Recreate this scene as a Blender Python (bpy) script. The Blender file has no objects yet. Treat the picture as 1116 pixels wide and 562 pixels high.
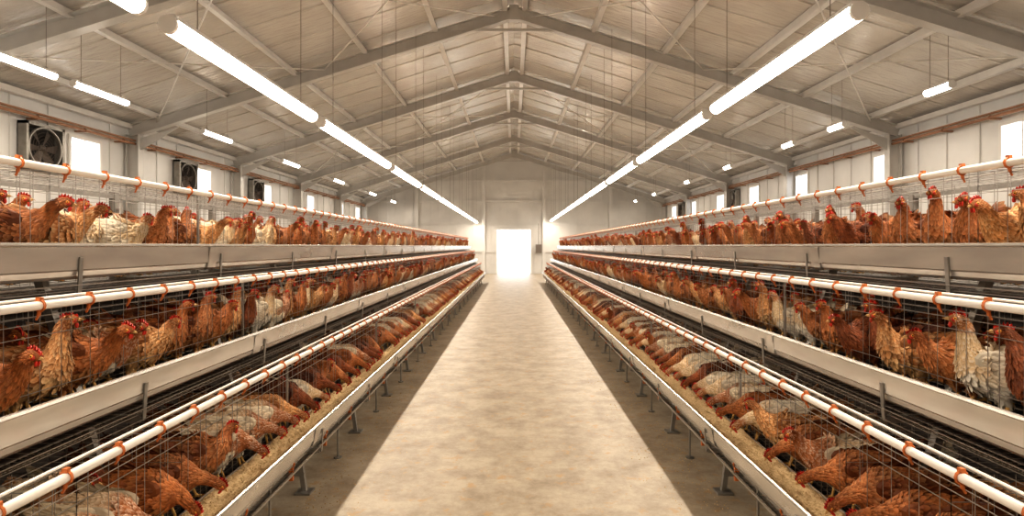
import bpy, math, random
import numpy as np
from mathutils import Vector, Matrix
random.seed(11)
rng = np.random.default_rng(7)
scene = bpy.context.scene
COL = scene.collection

# ------------------------------------------------------------------ materials
def mat_basic(name, col, rough=0.5, metal=0.0, noise=0.0, nscale=20.0, bump=0.0, bscale=60.0, col2=None, emis=None, estr=0.0, stretch=None):
    m = bpy.data.materials.new(name); m.use_nodes = True
    nt = m.node_tree; b = nt.nodes['Principled BSDF']
    b.inputs['Base Color'].default_value = (*col, 1)
    b.inputs['Roughness'].default_value = rough
    b.inputs['Metallic'].default_value = metal
    if noise > 0 or col2:
        tc = nt.nodes.new('ShaderNodeTexCoord')
        nz = nt.nodes.new('ShaderNodeTexNoise'); nz.inputs['Scale'].default_value = nscale
        nz.inputs['Detail'].default_value = 6
        src = tc.outputs['Object']
        if stretch:
            mp = nt.nodes.new('ShaderNodeMapping'); mp.inputs['Scale'].default_value = stretch
            nt.links.new(src, mp.inputs['Vector']); src = mp.outputs['Vector']
        nt.links.new(src, nz.inputs['Vector'])
        mx = nt.nodes.new('ShaderNodeValToRGB')
        c2 = col2 if col2 else tuple(c * (1 - noise) for c in col)
        mx.color_ramp.elements[0].position = 0.33; mx.color_ramp.elements[0].color = (*c2, 1)
        mx.color_ramp.elements[1].position = 0.67; mx.color_ramp.elements[1].color = (*col, 1)
        nt.links.new(nz.outputs['Fac'], mx.inputs['Fac'])
        nt.links.new(mx.outputs['Color'], b.inputs['Base Color'])
    if bump > 0:
        tc2 = nt.nodes.new('ShaderNodeTexCoord')
        n2 = nt.nodes.new('ShaderNodeTexNoise'); n2.inputs['Scale'].default_value = bscale
        nt.links.new(tc2.outputs['Object'], n2.inputs['Vector'])
        bp = nt.nodes.new('ShaderNodeBump'); bp.inputs['Strength'].default_value = bump
        bp.inputs['Distance'].default_value = 0.02
        nt.links.new(n2.outputs['Fac'], bp.inputs['Height'])
        nt.links.new(bp.outputs['Normal'], b.inputs['Normal'])
    if emis:
        b.inputs['Emission Color'].default_value = (*emis, 1)
        b.inputs['Emission Strength'].default_value = estr
    return m

M_galv = mat_basic('galvanised_sheet', (0.70, 0.665, 0.61), 0.27, 0.68, noise=0.20, nscale=3, bump=0.05, bscale=9, stretch=(4, .8, 4))
M_wire = mat_basic('cage_wire', (0.40, 0.37, 0.34), 0.30, 0.85)
M_frame = mat_basic('rack_frame_steel', (0.34, 0.32, 0.29), 0.38, 0.6, noise=0.25, nscale=9)
M_pvc = mat_basic('white_pvc', (0.86, 0.81, 0.74), 0.28, 0.0, noise=0.06, nscale=8)
M_orange = mat_basic('orange_plastic', (0.60, 0.17, 0.045), 0.4, noise=0.2, nscale=30)
M_feed = mat_basic('ground_feed', (0.80, 0.60, 0.34), 0.9, col2=(0.52, 0.34, 0.16), noise=0.4, nscale=90, bump=0.8, bscale=200)
M_belt_shade = mat_basic('belt_shade_plastic', (0.08, 0.065, 0.055), 0.6, noise=0.3, nscale=6)  # dark tone also stands in for shade between and behind the tiers
M_beam = mat_basic('painted_steel_beam', (0.62, 0.60, 0.57), 0.36, 0.25, noise=0.12, nscale=3)
M_purlin = mat_basic('galvanised_purlin', (0.80, 0.77, 0.73), 0.36, 0.3, noise=0.10, nscale=4)
M_wall = mat_basic('wall_panel', (0.80, 0.785, 0.76), 0.42, 0.1, noise=0.12, nscale=1.2, bump=0.05, bscale=5)
M_dark = mat_basic('fan_dark', (0.03, 0.028, 0.026), 0.6)
M_fanblade = mat_basic('fan_blade_metal', (0.16, 0.13, 0.11), 0.5, 0.4, noise=0.2)
M_frame_w = mat_basic('window_frame_white', (0.8, 0.78, 0.74), 0.4)
M_tube = mat_basic('lamp_tube_glow', (1, 1, 1), 0.4, emis=(1.0, 0.92, 0.80), estr=9.5)
M_house = mat_basic('lamp_housing', (0.85, 0.83, 0.8), 0.4)
M_cable = mat_basic('cable_dark', (0.16, 0.13, 0.11), 0.6)
M_rust = mat_basic('conduit_red_oxide', (0.42, 0.22, 0.13), 0.5, noise=0.25, nscale=6)

def mat_roof():
    m = bpy.data.materials.new('roof_metal_panel'); m.use_nodes = True
    nt = m.node_tree; b = nt.nodes['Principled BSDF']
    tc = nt.nodes.new('ShaderNodeTexCoord')
    n = nt.nodes.new('ShaderNodeTexNoise'); n.inputs['Scale'].default_value = 1.1; n.inputs['Detail'].default_value = 8
    nt.links.new(tc.outputs['Object'], n.inputs['Vector'])
    r = nt.nodes.new('ShaderNodeValToRGB')
    r.color_ramp.elements[0].position = 0.3; r.color_ramp.elements[0].color = (0.72, 0.68, 0.63, 1)
    r.color_ramp.elements[1].position = 0.7; r.color_ramp.elements[1].color = (0.88, 0.85, 0.81, 1)
    nt.links.new(n.outputs['Fac'], r.inputs['Fac']); nt.links.new(r.outputs['Color'], b.inputs['Base Color'])
    b.inputs['Metallic'].default_value = 0.45; b.inputs['Roughness'].default_value = 0.22
    mp = nt.nodes.new('ShaderNodeMapping'); mp.inputs['Scale'].default_value = (1.0, 4.0, 1.0)
    nt.links.new(tc.outputs['Object'], mp.inputs['Vector'])
    n2 = nt.nodes.new('ShaderNodeTexNoise'); n2.inputs['Scale'].default_value = 3.0; n2.inputs['Detail'].default_value = 7
    nt.links.new(mp.outputs['Vector'], n2.inputs['Vector'])
    bp = nt.nodes.new('ShaderNodeBump'); bp.inputs['Strength'].default_value = 0.6; bp.inputs['Distance'].default_value = 0.05
    nt.links.new(n2.outputs['Fac'], bp.inputs['Height']); nt.links.new(bp.outputs['Normal'], b.inputs['Normal'])
    return m
M_roof = mat_roof()

def mat_floor():
    m = bpy.data.materials.new('concrete_floor'); m.use_nodes = True
    nt = m.node_tree; b = nt.nodes['Principled BSDF']
    tc = nt.nodes.new('ShaderNodeTexCoord')
    n = nt.nodes.new('ShaderNodeTexNoise'); n.inputs['Scale'].default_value = 3.2; n.inputs['Detail'].default_value = 15; n.inputs['Roughness'].default_value = 0.78
    nt.links.new(tc.outputs['Object'], n.inputs['Vector'])
    r = nt.nodes.new('ShaderNodeValToRGB')
    r.color_ramp.elements[0].position = 0.36; r.color_ramp.elements[0].color = (0.23, 0.175, 0.115, 1)
    r.color_ramp.elements[1].position = 0.60; r.color_ramp.elements[1].color = (0.42, 0.35, 0.26, 1)
    nt.links.new(n.outputs['Fac'], r.inputs['Fac'])
    n2 = nt.nodes.new('ShaderNodeTexNoise'); n2.inputs['Scale'].default_value = 8; n2.inputs['Detail'].default_value = 10; n2.inputs['Roughness'].default_value = 0.75
    nt.links.new(tc.outputs['Object'], n2.inputs['Vector'])
    r2 = nt.nodes.new('ShaderNodeValToRGB')
    r2.color_ramp.elements[0].position = 0.56; r2.color_ramp.elements[0].color = (0, 0, 0, 1)
    r2.color_ramp.elements[1].position = 0.62; r2.color_ramp.elements[1].color = (0.75, 0.75, 0.75, 1)
    nt.links.new(n2.outputs['Fac'], r2.inputs['Fac'])
    mx = nt.nodes.new('ShaderNodeMixRGB'); mx.inputs['Color2'].default_value = (0.40, 0.24, 0.10, 1)
    nt.links.new(r2.outputs['Color'], mx.inputs['Fac']); nt.links.new(r.outputs['Color'], mx.inputs['Color1'])
    nt.links.new(mx.outputs['Color'], b.inputs['Base Color'])
    b.inputs['Roughness'].default_value = 0.46
    bp = nt.nodes.new('ShaderNodeBump'); bp.inputs['Strength'].default_value = 0.3; bp.inputs['Distance'].default_value = 0.01
    nt.links.new(n2.outputs['Fac'], bp.inputs['Height']); nt.links.new(bp.outputs['Normal'], b.inputs['Normal'])
    return m
M_floor = mat_floor()

def mat_vcol(name, rough, var=0.0):
    m = bpy.data.materials.new(name); m.use_nodes = True
    nt = m.node_tree; b = nt.nodes['Principled BSDF']
    a = nt.nodes.new('ShaderNodeAttribute'); a.attribute_name = 'Col'
    b.inputs['Roughness'].default_value = rough
    b.inputs['Specular IOR Level'].default_value = 0.3
    if var > 0:
        oi = nt.nodes.new('ShaderNodeObjectInfo')
        mr = nt.nodes.new('ShaderNodeMapRange'); mr.inputs['To Min'].default_value = 1 - var; mr.inputs['To Max'].default_value = 1 + var
        nt.links.new(oi.outputs['Random'], mr.inputs['Value'])
        hs = nt.nodes.new('ShaderNodeHueSaturation')
        nt.links.new(mr.outputs['Result'], hs.inputs['Value'])
        nt.links.new(a.outputs['Color'], hs.inputs['Color'])
        nt.links.new(hs.outputs['Color'], b.inputs['Base Color'])
    else:
        nt.links.new(a.outputs['Color'], b.inputs['Base Color'])
    return m
M_feather = mat_vcol('hen_feathers', 0.6, 0.12)
M_skin = mat_vcol('hen_comb_legs_eyes', 0.4)

# ------------------------------------------------------------------ mesh builder
class MB:
    def __init__(s): s.v = []; s.f = []; s.m = []; s.c = []
    def add(s, vs, fs, mat=0, col=(1, 1, 1)):
        o = len(s.v)
        s.v.extend([tuple(p) for p in vs])
        s.f.extend([tuple(i + o for i in f) for f in fs])
        s.m.extend([mat] * len(fs))
        if isinstance(col, list): s.c.extend(col)
        else: s.c.extend([col] * len(vs))
    def box(s, x0, x1, y0, y1, z0, z1, mat=0):
        if x0 > x1: x0, x1 = x1, x0
        if y0 > y1: y0, y1 = y1, y0
        if z0 > z1: z0, z1 = z1, z0
        vs = [(x0, y0, z0), (x1, y0, z0), (x1, y1, z0), (x0, y1, z0), (x0, y0, z1), (x1, y0, z1), (x1, y1, z1), (x0, y1, z1)]
        s.add(vs, [(0, 3, 2, 1), (4, 5, 6, 7), (0, 1, 5, 4), (1, 2, 6, 5), (2, 3, 7, 6), (3, 0, 4, 7)], mat)
    def rod(s, p, q, r, n=4, mat=0, cap=False, r2=None, col=(1, 1, 1)):
        p = Vector(p); q = Vector(q); d = (q - p)
        if d.length < 1e-6: return
        d.normalize()
        up = Vector((0, 0, 1)) if abs(d.z) < 0.9 else Vector((1, 0, 0))
        a = d.cross(up).normalized(); b = d.cross(a)
        r2 = r if r2 is None else r2
        vs = []
        for c, rr in ((p, r), (q, r2)):
            for i in range(n):
                t = 2 * math.pi * (i + 0.5) / n
                vs.append(c + a * (math.cos(t) * rr) + b * (math.sin(t) * rr))
        fs = [(i, (i + 1) % n, n + (i + 1) % n, n + i) for i in range(n)]
        if cap: fs += [tuple(range(n))[::-1], tuple(range(n, 2 * n))]
        s.add(vs, fs, mat, col)
    def bar(s, p, q, w, h, mat=0, side=None):
        p = Vector(p); q = Vector(q); d = (q - p).normalized()
        a = Vector(side) if side else Vector((0, 1, 0))
        a = (a - d * a.dot(d)).normalized(); b = d.cross(a)
        vs = []
        for c in (p, q):
            for sx, sy in ((-1, -1), (1, -1), (1, 1), (-1, 1)):
                vs.append(c + a * (sx * w / 2) + b * (sy * h / 2))
        s.add(vs, [(0, 1, 2, 3), (7, 6, 5, 4), (0, 4, 5, 1), (1, 5, 6, 2), (2, 6, 7, 3), (3, 7, 4, 0)], mat)
    def ibeam(s, p, q, w, h, t, mat=0, side=(0, 1, 0)):
        p = Vector(p); q = Vector(q); d = (q - p).normalized()
        a = Vector(side); a = (a - d * a.dot(d)).normalized(); b = d.cross(a)
        o = b * (h / 2)
        s.bar(p, q, t, h - t, mat, side)
        s.bar(p + o, q + o, w, t, mat, side)
        s.bar(p - o, q - o, w, t, mat, side)
    def ball(s, c, r, mat=0, col=(1, 1, 1), nu=8, nv=6, rot=None):
        vs = []; fs = []
        for j in range(nv + 1):
            ph = math.pi * j / nv
            for i in range(nu):
                th = 2 * math.pi * i / nu
                p = Vector((r[0] * math.sin(ph) * math.cos(th), r[1] * math.sin(ph) * math.sin(th), r[2] * math.cos(ph)))
                if rot: p = rot @ p
                vs.append(Vector(c) + p)
        for j in range(nv):
            for i in range(nu):
                k = (i + 1) % nu
                fs.append((j * nu + i, j * nu + k, (j + 1) * nu + k, (j + 1) * nu + i))
        s.add(vs, fs, mat, col)
    def torus(s, c, R, r, axis='Y', n=12, m=6, mat=0, a0=0, a1=2 * math.pi):
        vs = []; fs = []
        for i in range(n + 1):
            t = a0 + (a1 - a0) * i / n
            for j in range(m):
                u = 2 * math.pi * j / m
                rr = R + r * math.cos(u); w = r * math.sin(u)
                if axis == 'Y': p = (c[0] + rr * math.cos(t), c[1] + w, c[2] + rr * math.sin(t))
                elif axis == 'X': p = (c[0] + w, c[1] + rr * math.cos(t), c[2] + rr * math.sin(t))
                vs.append(p)
        for i in range(n):
            for j in range(m):
                k = (j + 1) % m
                fs.append((i * m + j, i * m + k, (i + 1) * m + k, (i + 1) * m + j))
        s.add(vs, fs, mat)
    def mesh(s, name, mats, smooth=False, col=False):
        me = bpy.data.meshes.new(name)
        me.from_pydata(s.v, [], s.f)
        for m in mats: me.materials.append(m)
        me.polygons.foreach_set('material_index', s.m)
        if smooth == 'mat1': me.polygons.foreach_set('use_smooth', [k == 1 for k in s.m])
        elif smooth: me.polygons.foreach_set('use_smooth', [True] * len(s.f))
        if col:
            at = me.color_attributes.new('Col', 'FLOAT_COLOR', 'POINT')
            arr = np.ones((len(s.v), 4), dtype=np.float32); arr[:, :3] = np.array(s.c)
            at.data.foreach_set('color', arr.ravel())
        me.update()
        return me
    def obj(s, name, mats, smooth=False, parent=None, loc=(0, 0, 0)):
        o = bpy.data.objects.new(name, s.mesh(name, mats, smooth))
        COL.objects.link(o); o.location = loc
        if parent: o.parent = parent
        return o

def empty(name, loc=(0, 0, 0)):
    e = bpy.data.objects.new(name, None); COL.objects.link(e); e.location = loc
    e.empty_display_size = 0.2
    return e

# ------------------------------------------------------------------ camera
F = 620.0
cam_d = bpy.data.cameras.new('camera'); cam = bpy.data.objects.new('camera', cam_d); COL.objects.link(cam)
cam.location = (0, 0, 1.6); cam.rotation_euler = (math.radians(90), 0, 0)
cam_d.sensor_width = 36; cam_d.lens = F / 1116 * 36
cam_d.shift_x = -2 / 1116; cam_d.shift_y = -13 / 1116
cam_d.clip_start = 0.05; cam_d.clip_end = 300
scene.camera = cam

# ------------------------------------------------------------------ shell
W = 8.6; Y0 = -8.0; Y1 = 33.0; RIDGE = 7.0; SL = 0.31; EAVE = RIDGE - SL * W
mb = MB(); mb.box(-W - .2, W + .2, Y0 - .2, Y1 + .2, -0.2, 0.0); mb.obj('floor', [M_floor])
mb = MB(); mb.box(-60, 60, Y1 + .21, 120, -0.3, -0.06)
mb.obj('ground_outside', [mat_basic('pale_gravel', (0.75, 0.72, 0.66), 0.9, noise=0.2, nscale=4)])

mb = MB()
for s in (-1, 1):
    xe = s * (W + 0.25); ze = RIDGE - SL * (W + 0.25)
    vs = [(0, Y0 - .3, RIDGE), (0, Y1 + .3, RIDGE), (xe, Y1 + .3, ze), (xe, Y0 - .3, ze)]
    vs += [(x, y, z + 0.12) for x, y, z in vs]
    mb.add(vs, [(0, 1, 2, 3), (7, 6, 5, 4), (0, 4, 5, 1), (1, 5, 6, 2), (2, 6, 7, 3), (3, 7, 4, 0)])
    y = Y0 + 0.2
    while y < Y1:
        mb.bar((0, y, RIDGE - 0.006), (s * W, y, EAVE - 0.006), 0.04, 0.03, 0)
        y += 1.0
mb.obj('ceiling', [M_roof])

WIN = {-1: [3.0, 7.0, 11.4, 15.7, 19.7, 24.0, 28.2, 31.2], 1: [-1, 5.5, 9.62, 13.15, 17.0, 20.3, 23.6, 27.2, 30.4]}
ZW0, ZW1 = 3.02, 3.74
def wall_side(s, name):
    mb = MB(); x0 = s * W; x1 = s * (W + 0.2)
    mb.box(x0, x1, Y0, Y1, 0, ZW0); mb.box(x0, x1, Y0, Y1, ZW1, EAVE - 0.02)
    ys = Y0
    for c in WIN[s]:
        mb.box(x0, x1, ys, c - 0.41, ZW0, ZW1); ys = c + 0.41
    mb.box(x0, x1, ys, Y1, ZW0, ZW1)
    y = Y0 + 0.1
    while y < Y1:
        if all(abs(y - c) > 0.47 for c in WIN[s]): mb.box(x0, x0 - s * 0.025, y - .02, y + .02, 0, EAVE - .05)
        else: mb.box(x0, x0 - s * 0.025, y - .02, y + .02, 0, ZW0 - .06)
        y += 0.8
    mb.obj(name, [M_wall])
    for c in WIN[s]:
        w = MB()
        for a, b_, z0, z1 in ((c - .44, c - .38, ZW0 - .03, ZW1 + .03), (c + .38, c + .44, ZW0 - .03, ZW1 + .03), (c - .38, c + .38, ZW0 - .03, ZW0 + .03), (c - .38, c + .38, ZW1 - .03, ZW1 + .03)):
            w.box(x0 - s * .035, x0 + s * .1, a, b_, z0, z1)
        w.box(x0, x0 + s * .06, c - .015, c + .015, ZW0, ZW1)
        w.obj('window_%d' % (len([o for o in bpy.data.objects if o.name.startswith('window_')]) + 1), [M_frame_w])
wall_side(-1, 'wall_left'); wall_side(1, 'wall_right')

DW, DH = 0.96, 2.55
mb = MB()
mb.box(-W, -DW, Y1, Y1 + .2, 0, EAVE - .03); mb.box(DW, W, Y1, Y1 + .2, 0, EAVE - .03); mb.box(-DW, DW, Y1, Y1 + .2, DH, EAVE - .03)
vs = [(-W, Y1, EAVE - .03), (W, Y1, EAVE - .03), (0, Y1, RIDGE - .01), (-W, Y1 + .2, EAVE - .03), (W, Y1 + .2, EAVE - .03), (0, Y1 + .2, RIDGE - .01)]
mb.add(vs, [(0, 1, 2), (5, 4, 3), (0, 3, 4, 1), (1, 4, 5, 2), (2, 5, 3, 0)])
x = -W + 0.25
while x < W:
    zt = RIDGE - SL * abs(x) - .06
    mb.box(x - .02, x + .02, Y1 - .03, Y1, DH + .1 if abs(x) < DW + .1 else 0, zt)
    x += 0.5
for z in (1.3, 2.9, 4.2, 5.4):
    hw = min(W, (RIDGE - z) / SL) - .1
    if z < DH:
        mb.box(-hw, -DW - .15, Y1 - .09, Y1 - .03, z - .06, z + .06); mb.box(DW + .15, hw, Y1 - .09, Y1 - .03, z - .06, z + .06)
    else: mb.box(-hw, hw, Y1 - .09, Y1 - .03, z - .06, z + .06)
for x in (-5.6, -1.75, 1.75, 5.6):
    mb.box(x - .09, x + .09, Y1 - .22, Y1 - .03, 0, RIDGE - SL * abs(x) - .1)
mb.obj('wall_far', [M_wall])
mb = MB()
mb.box(-DW - .1, -DW, Y1 - .08, Y1 - .005, 0, DH + .1); mb.box(DW, DW + .1, Y1 - .08, Y1 - .005, 0, DH + .1); mb.box(-DW, DW, Y1 - .08, Y1 - .005, DH, DH + .1)
mb.obj('door_1', [M_frame_w])
mb = MB()
mb.box(-W, W, Y0 - .2, Y0, 0, EAVE - .03)
vs = [(-W, Y0 - .2, EAVE - .03), (W, Y0 - .2, EAVE - .03), (0, Y0 - .2, RIDGE - .01), (-W, Y0, EAVE - .03), (W, Y0, EAVE - .03), (0, Y0, RIDGE - .01)]
mb.add(vs, [(0, 1, 2), (5, 4, 3), (0, 3, 4, 1), (1, 4, 5, 2), (2, 5, 3, 0)])
mb.obj('wall_near', [M_wall])
mb = MB(); mb.box(1.25, 1.6, Y1 - .34, Y1 - .22, 1.2, 1.7); mb.box(1.28, 1.57, Y1 - .35, Y1 - .34, 1.23, 1.67, 1); mb.rod((1.42, Y1 - .28, 1.7), (1.42, Y1 - .28, 2.9), .02, 6, 1)
mb.obj('electrical_box', [M_frame, M_cable])

# ------------------------------------------------------------------ portal frames
for yf in (-1.5, 3.6, 8.2, 12.6, 17.3, 22.2, 27.3, 32.0):
    mb = MB()
    for s in (-1, 1):
        xc = s * (W - 0.20)
        mb.ibeam((xc, yf, 0), (xc, yf, EAVE - 0.28), 0.18, 0.26, 0.018, 0)
        zo = -0.24
        mb.ibeam((s * 0.0, yf, RIDGE + zo), (s * (W - .08), yf, RIDGE + zo - SL * (W - .08)), 0.17, 0.24, 0.018, 0)
        mb.add([(s * (W - .33), yf - .01, EAVE - .62), (s * (W - .33), yf - .01, EAVE - .35), (s * (W - 1.2), yf - .01, EAVE - .35 + SL * .9 - .02),
                (s * (W - .33), yf + .01, EAVE - .62), (s * (W - .33), yf + .01, EAVE - .35), (s * (W - 1.2), yf + .01, EAVE - .35 + SL * .9 - .02)],
               [(0, 1, 2), (5, 4, 3), (0, 2, 5, 3)], 0)
        mb.box(xc - .16, xc + .16, yf - .14, yf + .14, 0, .03)
    zt = RIDGE - 0.62
    hx = (0.62 - 0.36) / SL
    mb.box(-hx - .55, hx + .55, yf - .03, yf + .03, zt - .03, zt + .03)
    mb.box(-.10, .10, yf - .1, yf + .1, RIDGE - .42, RIDGE - .1)
    mb.obj('roof_truss_frame', [M_beam])
mb = MB()
for s in (-1, 1):
    for xp in (0.22, 1.75, 3.3, 4.85, 6.4, 7.9):
        z = RIDGE - SL * xp - .075
        mb.bar((s * xp, Y0, z), (s * xp, Y1 - .03, z), 0.06, 0.11, 0, side=(1, 0, 0))
        mb.bar((s * xp + .03, Y0, z - .055), (s * xp + .03, Y1 - .03, z - .055), 0.1, 0.012, 0, side=(1, 0, 0))
mb.obj('roof_purlins', [M_purlin])
for s, nm in ((-1, 'trim_1'), (1, 'trim_2')):
    mb = MB()
    for z in (1.2, 2.75, 3.95):
        mb.box(s * (W - .03), s * (W - .10), Y0, Y1 - .1, z - .05, z + .05)
    mb.box(s * (W - .03), s * (W - .16), Y0, Y1 - .1, EAVE - .14, EAVE - .04)
    mb.obj(nm, [M_purlin])
mb = MB()
for s in (-1, 1):
    for ya, yb in ((8.2, 12.6), (17.3, 22.2), (-1.5, 3.6)):
        for xa, xb in ((.4, 4.2), (4.2, 7.9)):
            mb.rod((s * xa, ya, RIDGE - SL * xa - .2), (s * xb, yb, RIDGE - SL * xb - .2), .014, 6, cap=True)
            mb.rod((s * xb, ya, RIDGE - SL * xb - .2), (s * xa, yb, RIDGE - SL * xa - .2), .014, 6, cap=True)
mb.obj('roof_bracing_rods', [M_purlin])

for s in (-1, 1):
    mb = MB()
    for z, r, m in ((3.86, .028, 0), (3.93, .02, 0), (3.66 - .8, .022, 1)):
        mb.rod((s * (W - .22), Y0, z), (s * (W - .22), Y1 - .3, z), r, 8, m)
    y = Y0 + .4
    while y < Y1 - .5:
        mb.box(s * (W - .04), s * (W - .25), y - .02, y + .02, 3.82, 3.85, 0)
        mb.torus((s * (W - .22), y, 3.86), .035, .008, 'Y', 10, 5, 0)
        y += 1.1
    mb.obj('wall_conduit_pipes', [M_rust, M_pvc], smooth=False)

def fan(s, yc, zc):
    e = empty('ventilation_fan', (s * (W - .02), yc, zc))
    mb = MB(); R = .36; h = .42
    d = -s
    mb.box(0, d * .16, -h, h, -h, -h + .05); mb.box(0, d * .16, -h, h, h - .05, h)
    mb.box(0, d * .16, -h, -h + .05, -h, h); mb.box(0, d * .16, h - .05, h, -h, h)
    mb.torus((d * .14, 0, 0), R, .02, 'X', 24, 6)
    mb.box(0, d * .01, -h, h, -h, h, 1)
    mb.obj('fan_frame', [M_frame, M_dark], parent=e)
    mb = MB()
    for k in range(6):
        a = k * math.pi / 3
        c, sn = math.cos(a), math.sin(a)
        def P(r, w, x): return (x, r * c - w * sn, r * sn + w * c)
        mb.add([P(.05, -.03, d * .05), P(.05, .03, d * .10), P(.33, .10, d * .11), P(.33, -.06, d * .05)], [(0, 1, 2, 3)])
    mb.ball((d * .08, 0, 0), (.06, .06, .06), nu=10)
    for k in range(1, 7): mb.torus((d * .15, 0, 0), k * .055, .004, 'X', 20, 4)
    mb.obj('fan_blades', [M_fanblade], parent=e)
for yc in (10.25, 14.75, 18.8): fan(-1, yc, 3.36)
for yc in (22.0, 28.8): fan(1, yc, 3.36)

# ------------------------------------------------------------------ lamps
WARM = (1.0, 0.865, 0.705)
def tube_lamp(x, y0, y1, z, power, wires=True, wdt=0.13):
    L = y1 - y0; yc = (y0 + y1) / 2
    e = empty('fluorescent_batten_light', (x, yc, z))
    mb = MB(); h = L / 2
    a = wdt * .42; b_ = wdt * .26; zb_ = wdt * .22
    prof = [(-a, zb_), (-b_, zb_ + .04), (b_, zb_ + .04), (a, zb_)]
    vs = [(px, -h, pz) for px, pz in prof] + [(px, h, pz) for px, pz in prof]
    mb.add(vs, [(0, 1, 2, 3), (7, 6, 5, 4), (0, 4, 5, 1), (1, 5, 6, 2), (2, 6, 7, 3), (3, 7, 4, 0)], 0)
    for ya in (-h - .025, h):
        mb.rod((0, ya, 0), (0, ya + .025, 0), wdt * .46, 12, 0, cap=True)
    if wires:
        zr = RIDGE - SL * abs(x) - z - .03
        for yy in (-h * .75, h * .75):
            mb.rod((0, yy, .06), (0, yy, zr), .0035, 5, 1)
            mb.ball((0, yy, .07), (.02, .02, .02), 1, nu=6, nv=4)
    mb.obj('lamp_housing', [M_house, M_cable], parent=e)
    t = MB(); n = 14; R = wdt * .5
    vs = []
    for yy in (-h + .01, h - .01):
        for i in range(n + 1):
            an = math.radians(150) + math.radians(240) * i / n
            vs.append((R * math.cos(an), yy, R * .85 * math.sin(an)))
    t.add(vs, [(i, i + 1, n + 2 + i, n + 1 + i) for i in range(n)] + [tuple(range(n + 1)), tuple(range(n + 1, 2 * n + 2))])
    t.obj('lamp_tube', [M_tube], smooth=True, parent=e)
    ld = bpy.data.lights.new('lamp_light', 'AREA'); ld.shape = 'RECTANGLE'; ld.size = wdt * .8; ld.size_y = L * .98
    ld.energy = power; ld.color = WARM
    lo = bpy.data.objects.new('lamp_light', ld); COL.objects.link(lo); lo.parent = e; lo.location = (0, 0, -R * .85 - .008)
segs = [(-4.9, -2.4), (-2.1, .4), (.7, 3.2), (3.52, 6.0), (6.29, 9.6), (9.95, 12.7)]
y = 13.05
while y < 32: segs.append((y, min(y + 3.0, 32.6))); y += 3.35
for s, z in ((-1, 2.965), (1, 3.05)):
    for a, b_ in segs: tube_lamp(s * 2.13, a, b_, z, 8.0 * (b_ - a))
for y0_ in (-2, 2.9, 6.9, 8.4, 11.9, 16.0, 20.5, 25.5, 30):
    tube_lamp(-6.5, y0_, y0_ + 1.15, 4.0, 18, wdt=.11)
for y0_ in (-2, 3.4, 8.45, 11.2, 13.2, 17.0, 21.0, 26, 30):
    tube_lamp(6.5, y0_, y0_ + .5, 4.0, 18, wdt=.13)

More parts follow.
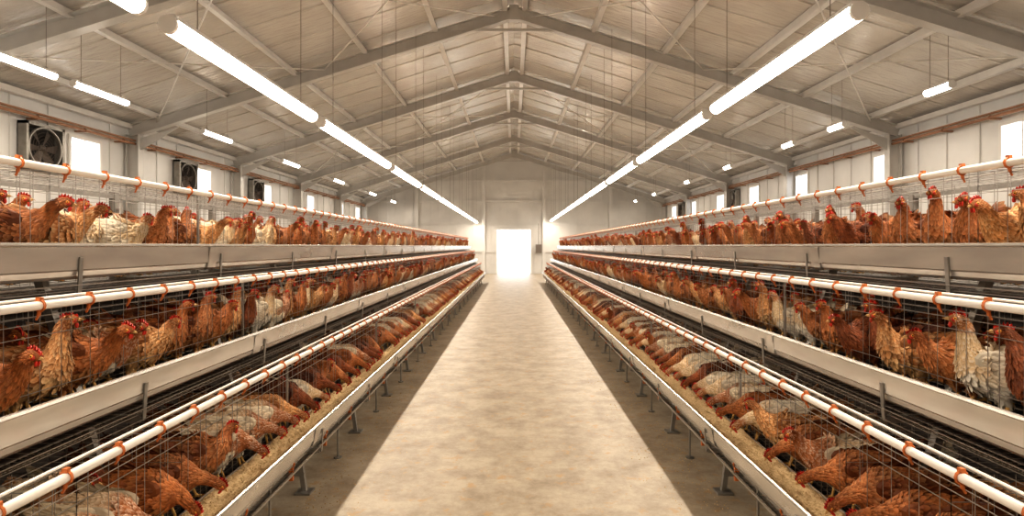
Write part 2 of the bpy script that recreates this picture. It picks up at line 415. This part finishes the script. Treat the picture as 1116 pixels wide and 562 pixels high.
# ------------------------------------------------------------------ racks
RY0, RY1 = -1.2, 25.2
TIERS = [dict(lip=1.90, front=2.04, zl=1.612, zb=1.455, fl=1.435, top=1.93),
         dict(lip=1.615, front=1.75, zl=1.06, zb=.915, fl=.895, top=1.37),
         dict(lip=1.24, front=1.46, zl=.475, zb=.345, fl=.325, top=.84)]
DEP = 0.58
WR = 0.0014
FR = [RY0 + .1 + 1.2 * k for k in range(int((RY1 - RY0 - .2) / 1.2) + 1)]
for s in (-1, 1):
    root = empty('battery_cage_rack', (0, 0, 0))
    mb = MB()
    for fi, yf in enumerate(FR):
        for ti, T in enumerate(TIERS):
            xf = T['front']
            if fi % 2 == 0: mb.box(s * (xf + .008), s * (xf + .020), yf - .006, yf + .006, T['fl'] - .06, T['top'] + .01)
            mb.box(s * (T['lip'] + .02), s * (xf + DEP), yf - .012, yf + .012, T['fl'] - .065, T['fl'] - .035)
            xb = T['lip'] + .012
            mb.bar((s * xb, yf, T['fl'] - .06), (s * (xb - .012), yf, T['zl'] - .06), .022, .006, 0)
            mb.bar((s * (xb + .003), yf, T['fl'] - .05), (s * (xf + .02), yf, T['fl'] - .14), .02, .012, 0)
        mb.bar((s * 1.36, yf, 0.0), (s * 1.40, yf, .30), .03, .03, 0)
        mb.bar((s * 1.62, yf, 0.0), (s * 2.08, yf, 1.45), .035, .035, 0)
        mb.box(s * (2.58), s * (2.62), yf - .02, yf + .02, 0, 1.95)
        mb.bar((s * 1.36, yf, .12), (s * 2.6, yf, .12), .025, .025, 0)
        mb.box(s * 1.31, s * 1.41, yf - .05, yf + .05, 0, .012)
    for k in range(len(FR) - 1):
        ym = FR[k] + .6
        mb.rod((s * 1.33, ym, 0), (s * 1.33, ym, .30), .008, 6)
        mb.rod((s * 1.33, ym, 0), (s * 1.33, ym, .012), .03, 8, cap=True)
    for xx, zz in ((1.33, .298), (1.33, .24), (2.60, 1.0), (2.60, 1.92)):
        mb.box(s * (xx - .012), s * (xx + .012), RY0, RY1, zz - .012, zz + .012)
    mb.obj('rack_frame', [M_frame], parent=root)
    mb = MB()
    ys = np.arange(RY0, RY1 + .001, .05)
    for ti, T in enumerate(TIERS):
        xf, xb, zf, zt = T['front'], T['front'] + DEP, T['fl'], T['top']
        def R(p, q, r=WR): mb.rod((s * p[0], p[1], p[2]), (s * q[0], q[1], q[2]), r, 4)
        for i, y in enumerate(ys):
            y = float(y)
            if i % 3 != 1: R((xf, y, zf), (xf, y, zt))
            R((xf, y, zt), (xb, y, zt))
            R((T['lip'] + .02, y, zf - .028), (xb, y, zf + .004))
            if i % 2 == 0: R((xb, y, zf), (xb, y, zt))
            R((T['lip'] + .02, y, zf - .028), (T['lip'] + .0, y, zf - .005))
        for z in (zf + .02, zf + .17, zt - .10, zt - .055, zt - .028, zt): R((xf, RY0, float(z)), (xf, RY1, float(z)), .002)
        for z in np.linspace(zf, zt, 5): R((xb, RY0, float(z)), (xb, RY1, float(z)), .002)
        for x in np.linspace(xf, xb, 8): R((float(x), RY0, zt), (float(x), RY1, zt), .002)
        for u in np.linspace(0, 1, 11):
            x = T['lip'] + .02 + (xb - T['lip'] - .02) * u
            R((x, RY0, zf - .030 + .032 * u), (x, RY1, zf - .030 + .032 * u), .002)
        R((T['lip'], RY0, zf - .005), (T['lip'], RY1, zf - .005), .003)
        y = RY0 + .1
        while y < RY1:
            for z in np.linspace(zf + .04, zt, 6): R((xf, y, float(z)), (xb, y, float(z)))
            for x in np.linspace(xf, xb, 9): R((float(x), y, zf), (float(x), y, zt))
            y += .6
    mb.obj('cage_wire', [M_wire], parent=root)
    mb = MB()
    for ti, T in enumerate(TIERS):
        zb = T['fl'] - .05
        mb.box(s * (T['front'] + .02), s * (T['front'] + DEP), RY0, RY1, zb - .006, zb)  # belt under each cage floor, added dark to deepen the shaded gap
    for ti in (1, 2):
        T = TIERS[ti]; mb.box(s * (T['front'] + DEP + .012), s * (T['front'] + DEP + .016), RY0, RY1, T['fl'] - .05, T['top'])  # dark sheets added behind the lower tiers to darken the interior
    mb.obj('belt_and_shade_sheets', [M_belt_shade], parent=root)
    for ti, T in enumerate(TIERS):
        mb = MB(); l, f_ = T['lip'], T['front']; zl, zb = T['zl'], T['zb']
        loop = [(l - .004, zl - .016), (l - .012, zl - .010), (l - .009, zl - .001), (l + .002, zl + .001), (l + .008, zl - .010), (l + .028, zb + .018), (l + .042, zb + .006),
                (f_ - .036, zb + .006), (f_ - .019, zb + .018), (f_ - .013, zb + .09), (f_ - .008, zb + .09), (f_ - .012, zb + .013), (f_ - .032, zb), (l + .036, zb), (l + .021, zb + .013), (l + .016, zb + .035), (l + .009, zb + .042), (l + .000, zl - .018)]
        yy = [RY0 + 2.4 * k for k in range(11)] + [RY1 + .0]
        n = len(loop)
        for a, b_ in zip(yy[:-1], yy[1:]):
            if b_ - a < .01: continue
            vs = [(s * x, a + .001, z) for x, z in loop] + [(s * x, b_ - .001, z) for x, z in loop]
            mb.add(vs, [(i, (i + 1) % n, n + (i + 1) % n, n + i) for i in range(n)] + [tuple(range(n)), tuple(range(n, 2 * n))])
            lp = [(l - .006, zl - .02), (l + .014, zb + .012), (l + .034, zb - .004), (l + .036, zb + .0), (l + .021, zb + .013), (l + .0, zl - .02)]
            m_ = len(lp)
            vs = [(s * x, a - .05, z) for x, z in lp] + [(s * x, a + .05, z) for x, z in lp]
            if a > RY0: mb.add(vs, [(i, (i + 1) % m_, m_ + (i + 1) % m_, m_ + i) for i in range(m_)])
        tr = mb.obj('feed_trough', [M_galv])
        fm = MB(); lvl = zb + (.086 if ti == 2 else .085)
        xs = np.linspace(l + .014, f_ - .016, 8); ny = int((RY1 - RY0) / .03)
        vs = []
        for j in range(ny + 1):
            y = RY0 + (RY1 - RY0) * j / ny
            for i, x in enumerate(xs):
                u = (i / 7 - .5) * 2
                z = lvl + .008 * math.sin(y * 7.3 + i) * math.sin(y * 2.1) + float(rng.normal(0, .0035)) - .008 * (1 - u * u)
                vs.append((s * float(x), y, z))
        fs = [(j * 8 + i, j * 8 + i + 1, (j + 1) * 8 + i + 1, (j + 1) * 8 + i) for j in range(ny) for i in range(7)]
        fm.add(vs, fs)
        for k in range(1500):
            y = 0.8 + 9 * random.random() ** 1.6; x = random.uniform(l + .03, f_ - .025)
            fm.ball((s * x, y, lvl + .002), (random.uniform(.002, .006), random.uniform(.002, .007), .004), nu=4, nv=3)
        fm.obj('feed_grain', [M_feed], smooth=False, parent=tr)
    for ti, T in enumerate(TIERS):
        mb = MB(); xp = T['front'] - .012; zp = T['top'] + .012
        r = .0165
        mb.rod((s * xp, RY0, zp), (s * xp, RY1, zp), r, 14)
        mb.rod((s * (xp + .05), RY0, zp + .02), (s * (xp + .05), RY1, zp + .02), .006, 6)
        pp = mb.obj('water_pipe', [M_pvc], smooth=True)
        c = MB()
        y = RY0 + .1
        while y < RY1:
            c.torus((s * xp, y, zp), r + .004, .005, 'Y', 10, 5)
            c.box(s * xp - .008, s * xp + .008, y - .009, y + .009, zp + r, zp + r + .014)
            c.rod((s * xp, y, zp - r), (s * (xp + .004), y, zp - r - .02), .007, 6, cap=True)
            c.rod((s * (xp + .004), y, zp - r - .018), (s * (xp + .016), y + .004, zp - r - .036), .0045, 5, cap=True)
            y += .245
        c.obj('nipple_clips', [M_orange], smooth=False, parent=pp)
    c = MB()
    y = RY0 + .1
    while y < RY1:
        c.torus((s * 1.33, y + .3, .298), .018, .006, 'Y', 8, 5)
        c.box(s * 1.318, s * 1.342, y + .29, y + .31, .20, .285)
        y += .6
    c.obj('tray_clips', [M_orange], parent=root)
fm = MB()
for k in range(3800):
    sgn = random.choice((-1, 1)); y = 1.5 + 14 * random.random() ** 1.5
    x = sgn * (1.33 - abs(random.gauss(0, .20)))
    q = random.uniform(.002, .006)
    fm.ball((x, y, q * .5), (q, q * random.uniform(.8, 1.6), q * .7), nu=4, nv=2)
fm.obj('spilled_feed', [M_feed])

# ------------------------------------------------------------------ hens
def catmull(P, n):
    P = np.array(P, float); k = len(P)
    Q = np.vstack([2 * P[0] - P[1], P, 2 * P[-1] - P[-2]])
    out = []
    for t in np.linspace(0, k - 1 - 1e-6, n):
        i = int(t); u = t - i
        p0, p1, p2, p3 = Q[i], Q[i + 1], Q[i + 2], Q[i + 3]
        out.append(.5 * ((2 * p1) + (-p0 + p2) * u + (2 * p0 - 5 * p1 + 4 * p2 - p3) * u * u + (-p0 + 3 * p1 - 3 * p2 + p3) * u ** 3))
    return np.array(out)
BODY = [(-.185, .292, .010, .014), (-.165, .277, .032, .036), (-.12, .245, .060, .062), (-.06, .220, .078, .082), (0.0, .210, .084, .092), (.05, .217, .078, .088)]
POSES = {
 'alert': BODY + [(.088, .243, .056, .060), (.106, .280, .036, .038), (.116, .312, .026, .027), (.124, .340, .0215, .0225), (.138, .362, .0215, .0225), (.158, .368, .0175, .0185), (.174, .365, .010, .011)],
 'tall': BODY + [(.080, .248, .055, .060), (.095, .290, .035, .037), (.102, .328, .025, .026), (.108, .362, .0205, .0215), (.120, .386, .0215, .0225), (.140, .393, .0175, .0185), (.156, .391, .010, .011)],
 'forward': BODY + [(.098, .238, .056, .060), (.135, .265, .036, .038), (.160, .290, .026, .027), (.180, .312, .0215, .0225), (.202, .326, .0215, .0225), (.222, .325, .0175, .0185), (.237, .319, .010, .011)],
 'peck': [(-.185, .300, .010, .014), (-.165, .288, .032, .036), (-.120, .262, .060, .062), (-.06, .240, .078, .082), (-.005, .226, .083, .090), (.045, .218, .074, .080),
          (.088, .214, .048, .052), (.120, .209, .030, .032), (.148, .200, .0230, .0245), (.174, .187, .0195, .0205), (.198, .172, .0205, .0215), (.214, .158, .0175, .0185), (.224, .146, .010, .011)],
 'low': BODY + [(.090, .232, .058, .062), (.118, .252, .040, .042), (.134, .272, .030, .031), (.146, .292, .0235, .0245), (.162, .308, .0215, .0225), (.183, .310, .0175, .0185), (.198, .305, .010, .011)],
}
def jit(c, a, r=0): return tuple(max(0, x * a) for x in c)
def hen_mesh(name, pose, pal, turn, seed):
    r = random.Random(seed)
    NS = 44; st = catmull(POSES[pose], NS)
    k = len(POSES[pose]); sn = (k - 1 - 6.6) / (k - 1); sh = (k - 1 - 2.6) / (k - 1)
    nb = np.array([st[int(sn * (NS - 1))][0], 0, 0])
    def D(p, s):
        w = min(1, max(0, (s - sn) / (sh - sn))); w = w * w * (3 - 2 * w); a = turn * w
        x, y, z = p[0] - nb[0], p[1], p[2]
        return Vector((nb[0] + x * math.cos(a) - y * math.sin(a), x * math.sin(a) + y * math.cos(a), z))
    def frame(s):
        t = s * (NS - 1); i = min(NS - 2, max(0, int(t))); u = t - i
        c = st[i] * (1 - u) + st[i + 1] * u
        i0 = max(0, i - 1); i1 = min(NS - 1, i + 2)
        T = st[i1][:2] - st[i0][:2]; T = T / (np.linalg.norm(T) + 1e-9)
        return c, T
    def S(s, a):
        c, T = frame(s); N = (-T[1], T[0]); sa = math.sin(a); ca = math.cos(a)
        w = c[2]; h = c[3]
        return D((c[0] + N[0] * h * sa, w * ca * (1 - .12 * sa), c[1] + N[1] * h * sa), s)
    mb = MB()
    def region(s, a):
        sa = math.sin(a)
        if s > sh - .03: return pal['head']
        if s > sn + .02: return pal['neck']
        if s > sn - .12 and sa > -.3:
            u = (s - (sn - .12)) / .14 + r.uniform(-.2, .2); u = min(1, max(0, u))
            return tuple(pal['body'][q] * (1 - u) + pal['neck'][q] * u for q in range(3))
        if s < .14: return pal['tail']
        if sa < -.45: return pal['belly']
        if abs(sa) < .6 and s < .5: return pal['wing']
        return pal['body']
    NA = 18; vs = []; cs = []
    for i in range(NS):
        s = i / (NS - 1)
        for j in range(NA):
            a = 2 * math.pi * j / NA
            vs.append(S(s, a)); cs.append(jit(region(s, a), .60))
    fs = [(i * NA + j, i * NA + (j + 1) % NA, (i + 1) * NA + (j + 1) % NA, (i + 1) * NA + j) for i in range(NS - 1) for j in range(NA)]
    fs += [tuple(range(NA))[::-1], tuple((NS - 1) * NA + j for j in range(NA))]
    mb.add(vs, fs, 0, cs)
    def feather(P, back, n, L, Wd, lift, col, cup=.002):
        side = n.cross(back).normalized()
        b = P - n * .003
        l = P + back * L * .5 + side * Wd / 2 + n * lift * .6 - n * .002
        rr = P + back * L * .5 - side * Wd / 2 + n * lift * .6 - n * .002
        m = P + back * L * .5 + n * (lift * .6 + cup)
        l2 = P + back * L * .85 + side * Wd * .36 + n * lift * .9 - n * .001
        r2 = P + back * L * .85 - side * Wd * .36 + n * lift * .9 - n * .001
        t = P + back * L + n * lift
        lo, hi = pal.get('rng', (.62, 1.34))
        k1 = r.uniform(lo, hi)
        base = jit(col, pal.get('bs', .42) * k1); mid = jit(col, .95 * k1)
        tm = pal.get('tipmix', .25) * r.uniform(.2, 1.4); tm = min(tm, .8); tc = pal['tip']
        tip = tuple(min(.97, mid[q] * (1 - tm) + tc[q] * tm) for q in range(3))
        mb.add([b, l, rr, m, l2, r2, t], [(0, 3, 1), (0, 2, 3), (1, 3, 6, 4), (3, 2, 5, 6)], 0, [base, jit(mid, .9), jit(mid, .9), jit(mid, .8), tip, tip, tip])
    def surf(s, a):
        P = S(s, a); d = .012
        bk = (S(max(0, s - d), a) - P)
        if bk.length < 1e-6: bk = Vector((-1, 0, 0))
        bk.normalize(); da = (S(s, a + .05) - P).normalized()
        n = da.cross(bk); c, T = frame(s)
        ctr = D((c[0], 0, c[1]), s)
        if n.dot(P - ctr) < 0: n = -n
        return P, bk, n.normalized()
    for s in np.arange(.05, sn + .10, .019):
        c, T = frame(s); per = 2 * math.pi * (c[2] + c[3]) / 2; m = max(5, int(per / .018))
        for j in range(m):
            a = 2 * math.pi * (j + r.uniform(-.3, .3) + .5 * (int(s * 1000) % 2)) / m
            P, bk, n = surf(s + r.uniform(-.008, .008), a)
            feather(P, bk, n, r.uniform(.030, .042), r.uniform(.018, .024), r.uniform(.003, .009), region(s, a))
    for s in np.arange(sn + .02, sh + .03, .017):
        c, T = frame(s); per = 2 * math.pi * (c[2] + c[3]) / 2; m = max(9, int(per / .0095))
        for j in range(m):
            a = 2 * math.pi * (j + r.uniform(-.4, .4)) / m
            P, bk, n = surf(s + r.uniform(-.006, .006), a)
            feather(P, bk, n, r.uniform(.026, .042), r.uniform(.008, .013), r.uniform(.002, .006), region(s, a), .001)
    for s in np.arange(sh + .03, .96, .014):
        for j in range(10):
            a = 2 * math.pi * (j + r.random()) / 10
            P, bk, n = surf(s, a)
            feather(P, bk, n, .012, .007, .002, pal['head'], .0005)
    dz = .012 if pose == 'peck' else 0
    for sg in (-1, 1):
        rot = Matrix.Rotation(math.radians(-14), 3, 'Y') @ Matrix.Rotation(math.radians(sg * 3), 3, 'Z')
        wc = Vector((-.035, sg * .066, .236 + dz))
        mb.ball(wc, (.108, .022, .054), 0, jit(pal['wing'], .60), 14, 8, rot)
        for row, (x0, L, Wd) in enumerate(((-.005, .05, .03), (-.04, .07, .03), (-.075, .10, .026), (-.10, .095, .022))):
            for q in range(7):
                v = q / 6; z = .275 - .085 * v + (-x0) * .15 + dz
                x = x0 + .015 * math.sin(v * math.pi) + r.uniform(-.006, .006)
                uu = (x + .035) / .112; vv = (z - .236 - dz - (-.035 - x) * .25) / .060
                bul = max(0, 1 - uu * uu - vv * vv)
                y = sg * (.068 + .024 * math.sqrt(bul) + .003)
                bk = Vector((-1, sg * -.06 * (row - .5), .22 - .30 * (v - .5))).normalized()
                n = Vector((0, sg, .15 * (1 - 2 * v) + .1)).normalized()
                feather(Vector((x, y, z)), bk, n, L * r.uniform(.9, 1.1), Wd, .006 + .002 * row, pal['wing'])
        for k2 in range(80):
            th = r.uniform(0, 2 * math.pi); rr_ = math.sqrt(r.random()) * .92
            lx = rr_ * math.cos(th); lz = rr_ * math.sin(th)
            if lx < -.3: continue
            p = rot @ Vector((lx * .108, sg * .022 * math.sqrt(max(0, 1 - rr_ * rr_)), lz * .054)) + wc
            n = Vector((lx * .25, sg, lz * .4)).normalized()
            bk = (Vector((-1, 0, .2)) - n * n.dot(Vector((-1, 0, .2)))).normalized()
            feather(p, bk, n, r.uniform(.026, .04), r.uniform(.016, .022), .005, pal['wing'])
    tz = POSES[pose][0][1] - .285
    for row in range(2):
        for q in range(9):
            v = (q / 8 - .5) * 2
            ang = math.radians(42 - 10 * row + r.uniform(-4, 4) - 16 * abs(v))
            bk = Vector((-math.cos(ang), v * .32, math.sin(ang))).normalized()
            P = Vector((-.148 - .01 * row, v * .022, .280 + tz - abs(v) * .012 - .012 * row))
            n = Vector((.35 if abs(v) < .3 else .1, (1 if v > 0 else -1) * (.9 if abs(v) > .05 else .2), .45)); n = (n - bk * n.dot(bk)).normalized()
            feather(P, bk, n, r.uniform(.09, .12) - .02 * row, .034, .004, pal['tail'], .003)
    YEL = (.72, .42, .14)
    for sg in (-1, 1):
        hipx = -.01; y = sg * .042; fx = sg * .008
        rings = [(hipx, .185, .040), (hipx + .012, .150, .034), (hipx + .004, .118, .022), (hipx - .010, .096, .011)]
        vs = []; m = 10
        for (cx, cz, rr_) in rings:
            for j in range(m):
                t = 2 * math.pi * j / m
                vs.append((cx + rr_ * 1.15 * math.cos(t), y + rr_ * .8 * math.sin(t), cz))
        mb.add(vs, [(i * m + j, i * m + (j + 1) % m, (i + 1) * m + (j + 1) % m, (i + 1) * m + j) for i in range(3) for j in range(m)], 0, jit(pal['belly'], .7))
        for q in range(34):
            t = r.uniform(0, 2 * math.pi); h = r.uniform(0, 1); i = min(2, int(h * 3)); u = h * 3 - i
            A, B = rings[i], rings[i + 1]
            cx, cz, rr_ = [A[w] * (1 - u) + B[w] * u for w in range(3)]
            n = Vector((math.cos(t), math.sin(t), .1)).normalized()
            feather(Vector((cx + rr_ * 1.15 * math.cos(t), y + rr_ * .8 * math.sin(t), cz)), Vector((-.25 * n.x - .1, -.25 * n.y, -1)).normalized(), n, .028, .016, .002, pal['belly'])
        hk = (hipx - .012, y, .098); an = (hipx + .012 + fx, y, .016)
        mb.rod(hk, an, .0075, 8, 1, col=YEL, r2=.0058)
        mb.ball(hk, (.010, .009, .010), 1, YEL, 8, 5)
        mb.ball(an, (.010, .009, .009), 1, YEL, 8, 5)
        for ta in (-.5, 0, .5, math.pi - .3):
            L = .050 if abs(ta) < .1 else (.044 if abs(ta) < 1 else .026)
            d = Vector((math.cos(ta), math.sin(ta), 0))
            p0 = Vector(an); p1 = p0 + d * L * .5 + Vector((0, 0, -.006)); p2 = p0 + d * L + Vector((0, 0, -.012))
            mb.rod(p0, p1, .0055, 6, 1, col=YEL, r2=.0048); mb.rod(p1, p2, .0048, 6, 1, col=YEL, r2=.0036, cap=True)
            mb.rod(p2, p2 + d * .010 + Vector((0, 0, -.002)), .0026, 5, 1, col=(.2, .15, .1), r2=.0006)
    hs = (k - 1 - 1.55) / (k - 1); c, T = frame(hs); hc = np.array([c[0], c[1]])
    T = st[-1][:2] - st[-8][:2]; T = T / np.linalg.norm(T); N = np.array([-T[1], T[0]])
    def H(u, v, w):
        return D((hc[0] + T[0] * u + N[0] * v, w, hc[1] + T[1] * u + N[1] * v), 1.0)
    RED = (.56, .04, .025); RED2 = (.46, .05, .03)
    top = [(.028, .008), (.029, .018), (.024, .022), (.019, .018), (.015, .031), (.009, .022), (.004, .036), (-.001, .025), (-.007, .037), (-.012, .025), (-.018, .034), (-.020, .023), (-.027, .025), (-.026, .013), (-.018, .010)]
    bot = [(-.008, .010), (.008, .010), (.022, .006)]
    pts = top + bot; n = len(pts); ctr = (0, .017)
    cv = []
    for w in (.0028, -.0028):
        for u, v in pts: cv.append(H(u, v, w * (.5 if v > .028 else 1.2)))
    cv += [H(ctr[0], ctr[1], .0045), H(ctr[0], ctr[1], -.0045)]
    fsx = [(i, (i + 1) % n, n + (i + 1) % n, n + i) for i in range(n)]
    fsx += [(i, (i + 1) % n, 2 * n) for i in range(n)] + [(n + (i + 1) % n, n + i, 2 * n + 1) for i in range(n)]
    mb.add(cv, fsx, 1, RED)
    def blob(u, v, w, ru, rv, rw, col, nu=8, nv=6):
        vs = []; fs = []
        for j in range(nv + 1):
            ph = math.pi * j / nv
            for i in range(nu):
                th = 2 * math.pi * i / nu
                vs.append(H(u + ru * math.sin(ph) * math.cos(th), v + rv * math.cos(ph), w + rw * math.sin(ph) * math.sin(th)))
        for j in range(nv):
            for i in range(nu):
                q = (i + 1) % nu
                fs.append((j * nu + i, j * nu + q, (j + 1) * nu + q, (j + 1) * nu + i))
        mb.add(vs, fs, 1, col)
    for sg in (-1, 1):
        blob(.011, -.001, sg * .0145, .012, .009, .0050, RED2)
        blob(.020, -.021, sg * .005, .006, .012, .003, RED)
        blob(-.008, -.012, sg * .0175, .005, .006, .003, (.5, .16, .08))
        blob(.011, .004, sg * .0180, .0055, .0055, .003, (.85, .38, .06))
        blob(.0115, .004, sg * .0203, .0028, .0028, .0018, (.01, .01, .01), 6, 4)
    BK = (.62, .38, .16)
    for (sgn, ln, dr) in ((1, .052, -.010), (-1, .045, -.008)):
        ring0 = [H(.022, .006 if sgn > 0 else -.0015, 0), H(.022, .001 if sgn > 0 else -.003, .0065), H(.022, -.0015 if sgn > 0 else -.008, 0), H(.022, .001 if sgn > 0 else -.003, -.0065)]
        ring1 = [H(.036, .004 if sgn > 0 else -.003, 0), H(.036, .0 if sgn > 0 else -.004, .004), H(.036, -.003 if sgn > 0 else -.007, 0), H(.036, .0 if sgn > 0 else -.004, -.004)]
        tip = H(ln - .004, dr * .7, 0)
        vs = ring0 + ring1 + [tip]
        mb.add(vs, [(i, (i + 1) % 4, 4 + (i + 1) % 4, 4 + i) for i in range(4)] + [(4 + i, 4 + (i + 1) % 4, 8) for i in range(4)] + [(0, 1, 2, 3)], 1, BK)
    return mb.mesh(name, [M_feather, M_skin], smooth='mat1', col=True)

PALS = [
 dict(head=(.36, .11, .032), neck=(.42, .14, .042), body=(.25, .075, .022), wing=(.22, .062, .018), belly=(.36, .15, .055), tail=(.14, .038, .014), tip=(.66, .35, .15), tipmix=.36),
 dict(head=(.27, .075, .024), neck=(.25, .065, .020), body=(.12, .030, .012), wing=(.10, .025, .011), belly=(.18, .06, .024), tail=(.05, .016, .009), tip=(.36, .14, .05), tipmix=.30),
 dict(head=(.52, .22, .08), neck=(.78, .54, .30), body=(.95, .84, .66), wing=(.95, .83, .65), belly=(.96, .88, .74), tail=(.90, .74, .52), tip=(.97, .92, .80), tipmix=.4, rng=(.90, 1.04), bs=.76),
 dict(head=(.34, .10, .028), neck=(.42, .14, .042), body=(.78, .55, .34), wing=(.95, .81, .60), belly=(.95, .86, .70), tail=(.55, .25, .10), tip=(.95, .85, .68), tipmix=.38, rng=(.86, 1.06), bs=.68),
 dict(head=(.44, .16, .05), neck=(.56, .25, .085), body=(.47, .19, .065), wing=(.43, .17, .055), belly=(.64, .38, .17), tail=(.26, .085, .026), tip=(.86, .60, .33), tipmix=.50),
 dict(head=(.38, .115, .03), neck=(.42, .135, .038), body=(.33, .10, .026), wing=(.28, .082, .022), belly=(.44, .19, .065), tail=(.18, .05, .017), tip=(.62, .30, .11), tipmix=.28),
]
PWT = [[.27, .17, .12, .15, .14, .15], [.26, .19, .12, .15, .13, .15], [.18, .12, .17, .29, .12, .12]]
VAR = [('alert', 0.0), ('alert', .6), ('alert', -.6), ('tall', .3), ('forward', .15), ('forward', -.35), ('low', .5), ('low', -.3), ('peck', .10), ('peck', -.35)]
HM = {}
sd = 0
for vi, (p, t) in enumerate(VAR):
    for pi in range(len(PALS)):
        sd += 1; HM[(vi, pi)] = hen_mesh('hen_%s' % p, p, PALS[pi], t, sd)

def choose(ti):
    pi = random.choices(range(len(PALS)), PWT[ti])[0]
    if ti == 2: vi = random.choices(range(10), [0, 0, 0, 0, 1, 1, 2, 2, 24, 24])[0]
    elif ti == 1: vi = random.choices(range(10), [4, 3, 3, 2, 3, 3, 4, 4, 0, 0])[0]
    else: vi = random.choices(range(10), [4, 4, 3, 2, 4, 3, 4, 3, 0, 0])[0]
    return vi, pi
def add_hen(s, ti, y, back=False, coll=None):
    T = TIERS[ti]; vi, pi = choose(ti)
    peck = vi >= 8
    off = random.uniform(.08, .12) if peck else random.uniform(.09, .18)
    if back: off = random.uniform(.36, .42)
    yaw = random.gauss(.45, .32) if not peck else random.gauss(.25, .22)
    if back: yaw = random.uniform(-.8, 1.4)
    yaw = max(-.6, min(1.2, yaw))
    o = bpy.data.objects.new('hen', HM[(vi, pi)])
    (coll or COL).objects.link(o)
    ang = yaw if s < 0 else math.pi - yaw
    sc = random.uniform(1.0, 1.10)
    o.scale = (sc, sc, sc)
    o.rotation_euler = (0, 0, ang)
    o.location = (s * (T['front'] + off), y, T['fl'])
    return o
PIT = .21
for s in (-1, 1):
    for ti in range(3):
        y = 1.35
        while y < 5.0:
            add_hen(s, ti, y + random.uniform(-.03, .03)); y += PIT
        y = 1.4
        while y < 5.0:
            add_hen(s, ti, y + random.uniform(-.05, .05), back=True); y += .30
        secs = []
        for v in range(2):
            c = bpy.data.collections.new('hen_flock_section')
            yy = PIT / 2
            while yy < 4.0:
                add_hen(s, ti, yy + random.uniform(-.03, .03), coll=c); yy += PIT
            yy = .1
            while yy < 3.95:
                add_hen(s, ti, yy, back=True, coll=c); yy += .30
            secs.append(c)
        for q in range(5):
            e = empty('hen_flock', (0, 5.05 + 4.0 * q, 0)); e.instance_type = 'COLLECTION'; e.instance_collection = secs[q % 2]

# ------------------------------------------------------------------ world
w = bpy.data.worlds.new('sky'); scene.world = w; w.use_nodes = True
bg = w.node_tree.nodes['Background']; bg.inputs['Color'].default_value = (0.97, 0.98, 1.0, 1); bg.inputs['Strength'].default_value = 2.2
scene.view_settings.view_transform = 'Standard'
try: scene.view_settings.look = 'Medium High Contrast'
except Exception as ex: print('look', ex)
scene.view_settings.exposure = 0.85
